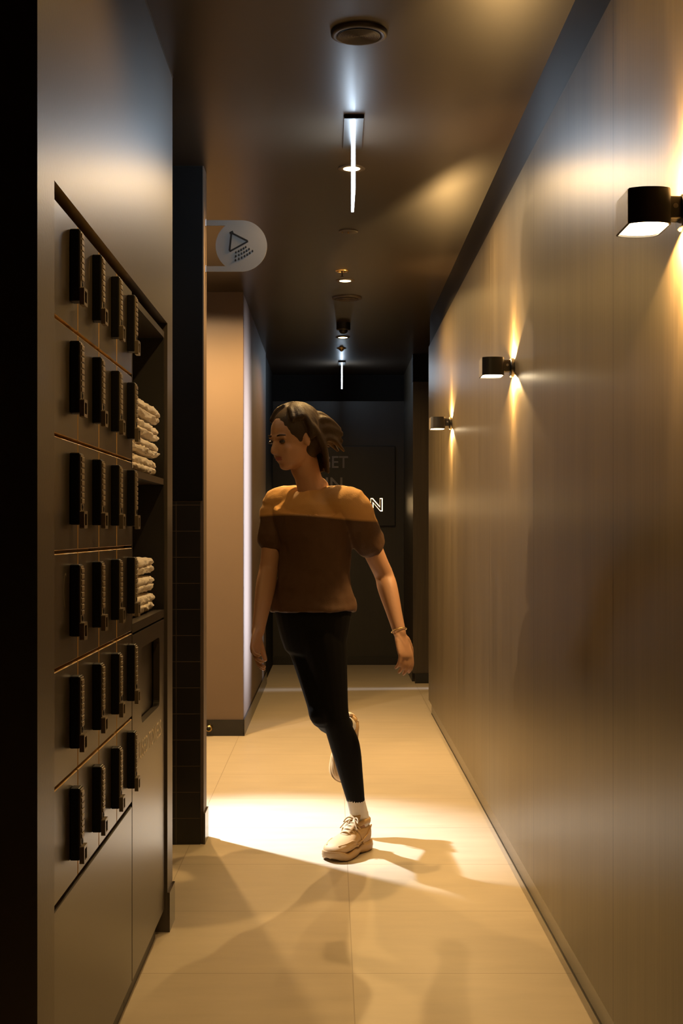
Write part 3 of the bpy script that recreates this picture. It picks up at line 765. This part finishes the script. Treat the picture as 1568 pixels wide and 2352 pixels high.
# head
hf = (DIR * 0.95 + Vector((-0.22, 0.05, -0.30))).normalized()
hr = hf.cross(UP).normalized(); hu = hr.cross(hf).normalized()
hc = W(672, 1008, 4.87)
ell(bm, hc + hu * .020 - hf * .012, hr * .073, hf * .091, hu * .090)
ell(bm, hc - hu * .030 + hf * .022, hr * .058, hf * .066, hu * .075)
ell(bm, hc - hu * .083 + hf * .052, hr * .028, hf * .026, hu * .020)        # chin
ell(bm, hc - hu * .055 + hf * .010, hr * .052, hf * .055, hu * .038)        # jaw
ell(bm, hc + hu * .022 + hf * .070, hr * .045, hf * .014, hu * .012)        # brow
for s in (1, -1):
    ell(bm, hc - hu * .022 + hf * .060 + hr * .032 * s, hr * .018, hf * .018, hu * .018)   # cheeks
    ell(bm, hc - hu * .005 - hf * .004 + hr * .074 * s, hr * .007, hf * .014, hu * .028)   # ears
limb(bm, [(hc + hf * .080 + hu * .012, .007), (hc + hf * .094 - hu * .012, .009), (hc + hf * .098 - hu * .024, .011), (hc + hf * .086 - hu * .030, .010)], seg=10, n=3)
limb(bm, [(neck1 + Vector((0, 0, 0)), .048), (hc - hu * .04 - hf * .020, .050)], ref=DIR)
# arms
def arm(bm, sh, el, wr, g=0.0, upto=1.0):
    limb(bm, [(sh + (sh - neck0) * -.12, .046 + g), (sh, .047 + g), (sh.lerp(el, .35), .043 + g), (sh.lerp(el, .8), .036 + g), (el, .036 + g), (el.lerp(wr, .25), .037 + g), (el.lerp(wr, .7), .028 + g), (wr, .0235 + g)])
arm(bm, shL, elL, wrL); arm(bm, shR, elR, wrR)
def hand(bm, wr, el, back, thumb_side):
    d = (wr - el).normalized()                      # along forearm
    nrm = (back - d * back.dot(d)).normalized()      # back of hand
    sd = d.cross(nrm) * thumb_side                   # towards the thumb
    palm_end = wr + d * .088
    limb(bm, [(wr - d * .01, .017, .024), (wr + d * .03, .0155, .034), (wr + d * .07, .0135, .040), (palm_end, .011, .038)], ref=nrm, seg=16)
    for k, (L_, off_, r_) in enumerate(((.072, .029, .0085), (.080, .010, .0088), (.074, -.0095, .0084), (.058, -.0275, .0074))):
        b = wr + d * .080 + sd * off_
        c1, c2, c3 = .25 + .06 * k, .65 + .08 * k, 1.0 + .08 * k
        p1 = b + (d * math.cos(c1) - nrm * math.sin(c1)) * L_ * .46 + sd * off_ * .10
        p2 = p1 + (d * math.cos(c2) - nrm * math.sin(c2)) * L_ * .30
        p3 = p2 + (d * math.cos(c3) - nrm * math.sin(c3)) * L_ * .22
        limb(bm, [(b - d * .02, r_ * 1.05), (b, r_ * 1.05), (p1, r_ * 1.02), (p2, r_ * .92), (p3, r_ * .78)], seg=12, n=3, ref=nrm)
    b = wr + d * .022 + sd * .026
    q1 = b + (d * .72 + sd * .55 - nrm * .25).normalized() * .040
    q2 = q1 + (d * .88 + sd * .22 - nrm * .35).normalized() * .032
    limb(bm, [(b - sd * .012, .013), (b, .0135), (q1, .0108), (q2, .0085)], seg=12, n=3, ref=nrm)
hand(bm, wrL, elL, (-RT * .9 + DIR * .1), -1)
hand(bm, wrR, elR, (RT * .9 + DIR * .3), 1)
# legs
fdL = Vector((-0.52, -0.855, 0)).normalized()
def leg(bm, hip, kn, an, g=0.0, low=1.0, backv=-DIR):
    m = kn.lerp(an, .30) + backv * .016
    pts = [(hip + Vector((0, 0, .03)), .078 + g), (hip.lerp(kn, .18), .080 + g), (hip.lerp(kn, .55), .064 + g), (hip.lerp(kn, .88), .050 + g), (kn, .0485 + g), (kn.lerp(an, .12) + backv * .004, .047 + g), (m, .051 + g),
           (kn.lerp(an, .60) + backv * .008, .040 + g), (kn.lerp(an, .85), .0295 + g), (an if low >= 1 else kn.lerp(an, .90), .0285 + g)]
    limb(bm, pts, ref=DIR)
leg(bm, hipL, kneeL, ankL)
leg(bm, hipR, kneeR, ankR, backv=Vector((0, 0, -1)) * .5)
# feet (inside the shoes)
limb(bm, [(ankL + Vector((0, 0, -.03)), .030), (ankL + fdL * .07 + Vector((0, 0, -.065)), .026, .032), (ankL + fdL * .15 + Vector((0, 0, -.085)), .016, .036)], ref=UP)
fdR = Vector((-0.10, -.18, -1)).normalized()
limb(bm, [(ankR, .029), (ankR + fdR * .07 + Vector((0.0, .03, 0)), .026, .032), (ankR + fdR * .15 + Vector((0, .03, 0)), .016, .034)], ref=Vector((0, 1, 0)))
body = PP(mesh_obj('body', bm, SKIN)); remesh(body, 0.0045, 3)
# leggings
bm = bmesh.new()
leg(bm, hipL, kneeL, ankL, g=.004, low=.9); leg(bm, hipR, kneeR, ankR, g=.004, low=.9, backv=Vector((0, 0, -1)) * .5)
limb(bm, [(hipL * .5 + hipR * .5 + Vector((0, 0, -.06)), .09, .14), (pel + Vector((0, 0, .03)), .110, .164), (pel + Vector((0, 0, .10)), .100, .150)], seg=28, ref=DIR)
lg = PP(mesh_obj('leggings', bm, LEG)); remesh(lg, 0.005, 3)
# top: loose short sleeved knit
bm = bmesh.new()
dn = Vector((0, 0, -1))
secs = [(pel + Vector((0, 0, .015)), .128, .178), (pel + Vector((0, 0, .06)), .126, .176), (pel.lerp(chest, .45), .108, .152), (pel.lerp(chest, .75), .108, .150), (chest, .128, .158), (chest.lerp(neck0, .55), .128, .168),
        (neck0 + Vector((0, 0, -.040)), .092, .148), (neck0 + Vector((0, 0, .000)), .060, .075)]
limb(bm, secs, seg=32, n=5, ref=DIR, dome=False)
for sh, el in ((shL, elL), (shR, elR)):
    limb(bm, [(neck0.lerp(sh, .45) + Vector((0, 0, -.02)), .062), (sh + Vector((0, 0, .0)), .060), (sh.lerp(el, .30), .060), (sh.lerp(el, .50), .062)])
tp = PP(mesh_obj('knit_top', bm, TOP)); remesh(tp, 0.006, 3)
tx_ = bpy.data.textures.new('folds', 'CLOUDS'); tx_.noise_scale = 0.09; tx_.noise_depth = 2
dm = tp.modifiers.new('folds', 'DISPLACE'); dm.texture = tx_; dm.strength = 0.016; dm.mid_level = 0.5
# hair: cap, swept locks and a low bun
bm = bmesh.new()
ell(bm, hc + hu * .028 - hf * .020, hr * .080, hf * .092, hu * .089)
ell(bm, hc - hu * .010 - hf * .046, hr * .076, hf * .060, hu * .084)
rk = random.Random(3)
for k in range(46):                                   # locks combed back over the skull from a side parting
    az = -2.15 + 4.3 * k / 45 + rk.uniform(-.04, .04)
    rr = .010 + rk.uniform(-.002, .004)
    pth = []
    for th in (.25, .6, 1.0, 1.4, 1.8):
        dv = -hf * math.cos(az) * math.sin(th) + hr * math.sin(az) * math.sin(th) + hu * math.cos(th)
        lift = 1.03 + rk.uniform(-.01, .045)
        pth.append((hc + hu * .028 - hf * .020 + (hr * dv.dot(hr) * .080 + hf * dv.dot(hf) * .092 + hu * dv.dot(hu) * .089) * lift, rr * (1.0 if th > .3 else .8)))
        if math.cos(az) < -.1 and th > .9: break
    limb(bm, pth, seg=8, n=4)
rq = random.Random(9)
for k in range(30):                                   # loose strands trailing behind her head
    a = rq.uniform(-1.2, 1.2); e = rq.uniform(-.4, .9)
    q0 = hc + hu * .075 * e + hr * .070 * math.sin(a) - hf * .060
    q1 = q0 - hf * .050 + hr * math.sin(a) * .018 - hu * .006
    q2 = q1 - hf * rq.uniform(.030, .050) + hr * math.sin(a) * .010 - hu * rq.uniform(.03, .06)
    limb(bm, [(q0, .018), (q1, .014), (q2, .005)], seg=8, n=4)
rnd = random.Random(5)
for k in range(34):
    a = -1.25 + 2.5 * k / 33
    base = hc + hu * (.088 * math.cos(a * .35)) + hr * .055 * math.sin(a) + hf * (.040 * math.cos(a) - .02)
    side = hr * math.sin(a) * .092
    back = -hf * (.050 + .045 * math.cos(a))
    p1 = hc + side + back * .5 + hu * .030
    p2 = hc + side * .95 + back - hu * (.050)
    p3 = hc + side * (.80 + .1 * rnd.random()) + back * (1.0) - hu * (.125 + .02 * rnd.random())
    limb(bm, [(base, .012), (p1, .015), (p2, .013), (p3, .006)], seg=8, n=4)
hr_o = PP(mesh_obj('hair', bm, HAIR)); remesh(hr_o, 0.0045, 2)
# face details
for s in (1, -1):
    bm = bmesh.new(); ell(bm, hc + hf * .0735 + hu * .006 + hr * .030 * s, hr * .0135, hf * .009, hu * .006); PP(mesh_obj('eye', bm, EYE, smooth=True))
    bm = bmesh.new(); limb(bm, [(hc + hf * .078 + hu * .027 + hr * .014 * s, .0028), (hc + hf * .079 + hu * .031 + hr * .030 * s, .003), (hc + hf * .066 + hu * .027 + hr * .046 * s, .0018)], seg=8, n=4); PP(mesh_obj('eyebrow', bm, HAIR, smooth=True))
bm = bmesh.new(); ell(bm, hc + hf * .083 - hu * .050, hr * .020, hf * .006, hu * .0045); ell(bm, hc + hf * .082 - hu * .057, hr * .017, hf * .006, hu * .0050)
PP(mesh_obj('lips', bm, LIP, smooth=True))
bm = bmesh.new()
da = (wrL - elL).normalized(); oa = da.orthogonal().normalized(); ob = da.cross(oa)
rg = [wrL - da * .012 + (oa * math.cos(a) + ob * math.sin(a)) * .0285 for a in [2 * PI * k / 28 for k in range(29)]]
limb(bm, [(p_, .0018) for p_ in rg], seg=8, n=1, dome=False)
PP(mesh_obj('bracelet', bm, M['brass'], smooth=True))

# sneaker: local frame x = towards toe, y = left, z = up, origin under the heel
def sneaker(place, prefix=''):
    objs = []
    def put(o): o.matrix_local = Matrix.Translation(-Vector(person.location)) @ place; o.parent = person; return o
    Lh = 0.285
    def outline(x):        # half width of the sole at x in 0..1 (y+ side, y- side)
        u = x
        wv_ = 0.034 + 0.0155 * math.sin(min(u * 1.1, 1) * PI * .5) ** 2 - 0.006 * math.exp(-((u - .42) / .13) ** 2)
        end = math.sqrt(max(0, 1 - max(0, (u - .78) / .22) ** 2.4)); st = math.sqrt(max(0, 1 - max(0, (.14 - u) / .14) ** 2))
        return wv_ * min(end, st)
    # sole
    bm = bmesh.new()
    rings = []
    NX = 56
    for lev in range(7):
        ring = []
        v = lev / 6
        for i in range(NX):
            a = 2 * PI * i / NX
            u = 0.5 - 0.5 * math.cos(a); sgn = 1 if math.sin(a) >= 0 else -1
            hw = outline(max(0.0, min(1.0, u)))
            bulge = 1 + 0.09 * math.sin(v * PI) + (0.02 if lev % 2 else -0.01)
            x_ = -0.004 + Lh * u + (0.008 * (v - .5) if u > .9 else 0) + (-.004 * math.sin(v * PI) if u < .1 else 0)
            zb_ = 0.010 * max(0, (u - .80) / .2) ** 2 + 0.007 * math.exp(-((u - .44) / .10) ** 2)
            zt_ = 0.034 - 0.010 * u + 0.010 * max(0, (u - .85) / .15) + 0.004 * math.sin(u * 22)
            z_ = zb_ + (zt_ - zb_) * v
            if lev == 0: z_ += 0.0; hw *= .94
            if lev == 0 and (int(u * 26) % 2): z_ += 0.004
            ring.append(bm.verts.new((x_, sgn * hw * bulge, z_)))
        rings.append(ring)
    for A, B in zip(rings, rings[1:]):
        for i in range(NX): bm.faces.new((A[i], A[(i + 1) % NX], B[(i + 1) % NX], B[i]))
    bm.faces.new(rings[0][::-1]); bm.faces.new(rings[-1])
    objs.append(put(mesh_obj('sneaker_sole', bm, SOLE, smooth=True)))
    # upper
    bm = bmesh.new()
    prof = [(0.012, .030, .098), (0.035, .036, .104), (0.070, .038, .094), (0.100, .0385, .092), (0.125, .040, .088), (0.150, .043, .079), (0.175, .0475, .072), (0.200, .0495, .066), (0.225, .0485, .062), (0.250, .043, .057), (0.270, .032, .049), (0.280, .014, .038)]
    secs = []
    for x_, hw, zt_ in prof:
        zc = (0.022 + zt_) / 2
        secs.append((Vector((x_, 0, zc)), Vector((0, hw, 0)), Vector((0.0, 0, (zt_ - 0.022) / 2))))
    rg = []
    SEG = 28
    for c, a_, b_ in secs:
        row = []
        for i in range(SEG):
            t_ = 2 * PI * i / SEG
            cs, sn = math.cos(t_), math.sin(t_)
            e = 0.72 if sn < 0 else 1.0
            row.append(bm.verts.new(c + a_ * (abs(cs) ** e) * (1 if cs > 0 else -1) + b_ * (abs(sn) ** e) * (1 if sn > 0 else -1)))
        rg.append(row)
    for A, B in zip(rg, rg[1:]):
        for i in range(SEG): bm.faces.new((A[i], A[(i + 1) % SEG], B[(i + 1) % SEG], B[i]))
    bm.faces.new(rg[0][::-1]); bm.faces.new(rg[-1])
    u_ = put(mesh_obj('sneaker_upper', bm, SHOE, smooth=True)); sb = u_.modifiers.new('s', 'SUBSURF'); sb.levels = 1; sb.render_levels = 1
    # collar ring, tongue, overlays
    bm = bmesh.new()
    ring = []
    for k in range(33):
        a = 2 * PI * k / 32
        ring.append((Vector((0.060 + 0.045 * math.cos(a), 0.031 * math.sin(a), 0.101 + (-.006 * math.cos(2 * a)) + .008 * (math.cos(a) < -.6) - .004)), .0085))
    limb(bm, ring, seg=10, n=2, dome=False)
    limb(bm, [(Vector((.012, 0, .080)), .008, .012), (Vector((.010, 0, .104)), .007, .012), (Vector((.006, 0, .122)), .004, .010)], ref=Vector((1, 0, 0)), seg=12)
    put(mesh_obj('collar', bm, SHOE, smooth=True))
    bm = bmesh.new()
    limb(bm, [(Vector((.172, 0, .070)), .005, .016), (Vector((.135, 0, .089)), .006, .020), (Vector((.105, 0, .104)), .006, .022), (Vector((.088, 0, .124)), .006, .022)], ref=Vector((.5, 0, 1)), seg=16)
    put(mesh_obj('tongue', bm, SHOE, smooth=True))
    bm = bmesh.new()
    for s in (1, -1):
        # wavy side overlays
        for q, zz_ in enumerate((.038, .047, .056)):
            limb(bm, [(Vector((.150 + .012 * q, s * .0445, zz_ - .002)), .0025), (Vector((.190, s * (.0478 - .003 * q), zz_ + .004 * math.sin(q + 1))), .0032), (Vector((.225, s * (.0445 - .004 * q), zz_ - .003)), .0030), (Vector((.258, s * (.034 - .005 * q), zz_ - .006)), .002)], seg=8, n=5)
        limb(bm, [(Vector((.128, s * .030, .083)), .0035), (Vector((.118, s * .039, .060)), .0035), (Vector((.100, s * .040, .036)), .0035)], seg=8, n=5)
        limb(bm, [(Vector((.030, s * .034, .085)), .003), (Vector((.060, s * .0385, .064)), .003), (Vector((.100, s * .040, .050)), .003), (Vector((.150, s * .0445, .044)), .003)], seg=8, n=5)
    put(mesh_obj('overlay', bm, SOLE, smooth=True))
    for k in range(5):
        f_ = k / 4
        x_ = .168 - .066 * f_; z_ = .0745 + .030 * f_
        bm = bmesh.new()
        limb(bm, [(Vector((x_ - .006, -.027 - .002 * f_, z_ - .012)), .0028), (Vector((x_ - .002, -.014, z_ + .001)), .0030), (Vector((x_, 0, z_ + .006)), .0030), (Vector((x_ - .004, .014, z_ + .001)), .0030), (Vector((x_ - .010, .027 + .002 * f_, z_ - .012)), .0028)], seg=8, n=4)
        put(mesh_obj('lace', bm, LACE, smooth=True))
    bm = bmesh.new()
    for s in (1, -1):
        limb(bm, [(Vector((.098, 0, .112)), .0026), (Vector((.110, s * .018, .118)), .0026), (Vector((.122, s * .030, .104)), .0026), (Vector((.108, s * .018, .104)), .0026), (Vector((.098, 0, .110)), .0026)], seg=8, n=5)
        limb(bm, [(Vector((.098, 0, .111)), .0022), (Vector((.125, s * .016, .108)), .0022), (Vector((.140, s * .034, .086)), .0022)], seg=8, n=5)
    put(mesh_obj('lace_bow', bm, LACE, smooth=True))
def frame(o, x, z):
    x = x.normalized(); y = z.cross(x).normalized(); z = x.cross(y)
    return Matrix(((x.x, y.x, z.x, o.x), (x.y, y.y, z.y, o.y), (x.z, y.z, z.z, o.z), (0, 0, 0, 1)))
heelL = Vector((ankL.x, ankL.y, 0)) - fdL * .052
sneaker(frame(heelL, fdL, UP) @ Matrix.Diagonal((0.96, 1.06, 1.12, 1)))
zR = Vector((0.05, -1, 0.18)).normalized()          # from the sole towards the ankle opening (foot points down)
sneaker(frame(ankR - zR * .10 - fdR * .052, fdR, zR) @ Matrix.Diagonal((0.96, 1.06, 1.12, 1)))
for an, kn in ((ankL, kneeL), (ankR, kneeR)):
    bm = bmesh.new()
    limb(bm, [(an.lerp(kn, .22), .0335), (an.lerp(kn, .14), .0338), (an.lerp(kn, .04), .0345), (an + (an - kn).normalized() * .03, .034)], seg=24, n=5, ref=DIR, dome=False)
    PP(mesh_obj('sock', bm, SOCK, smooth=True))
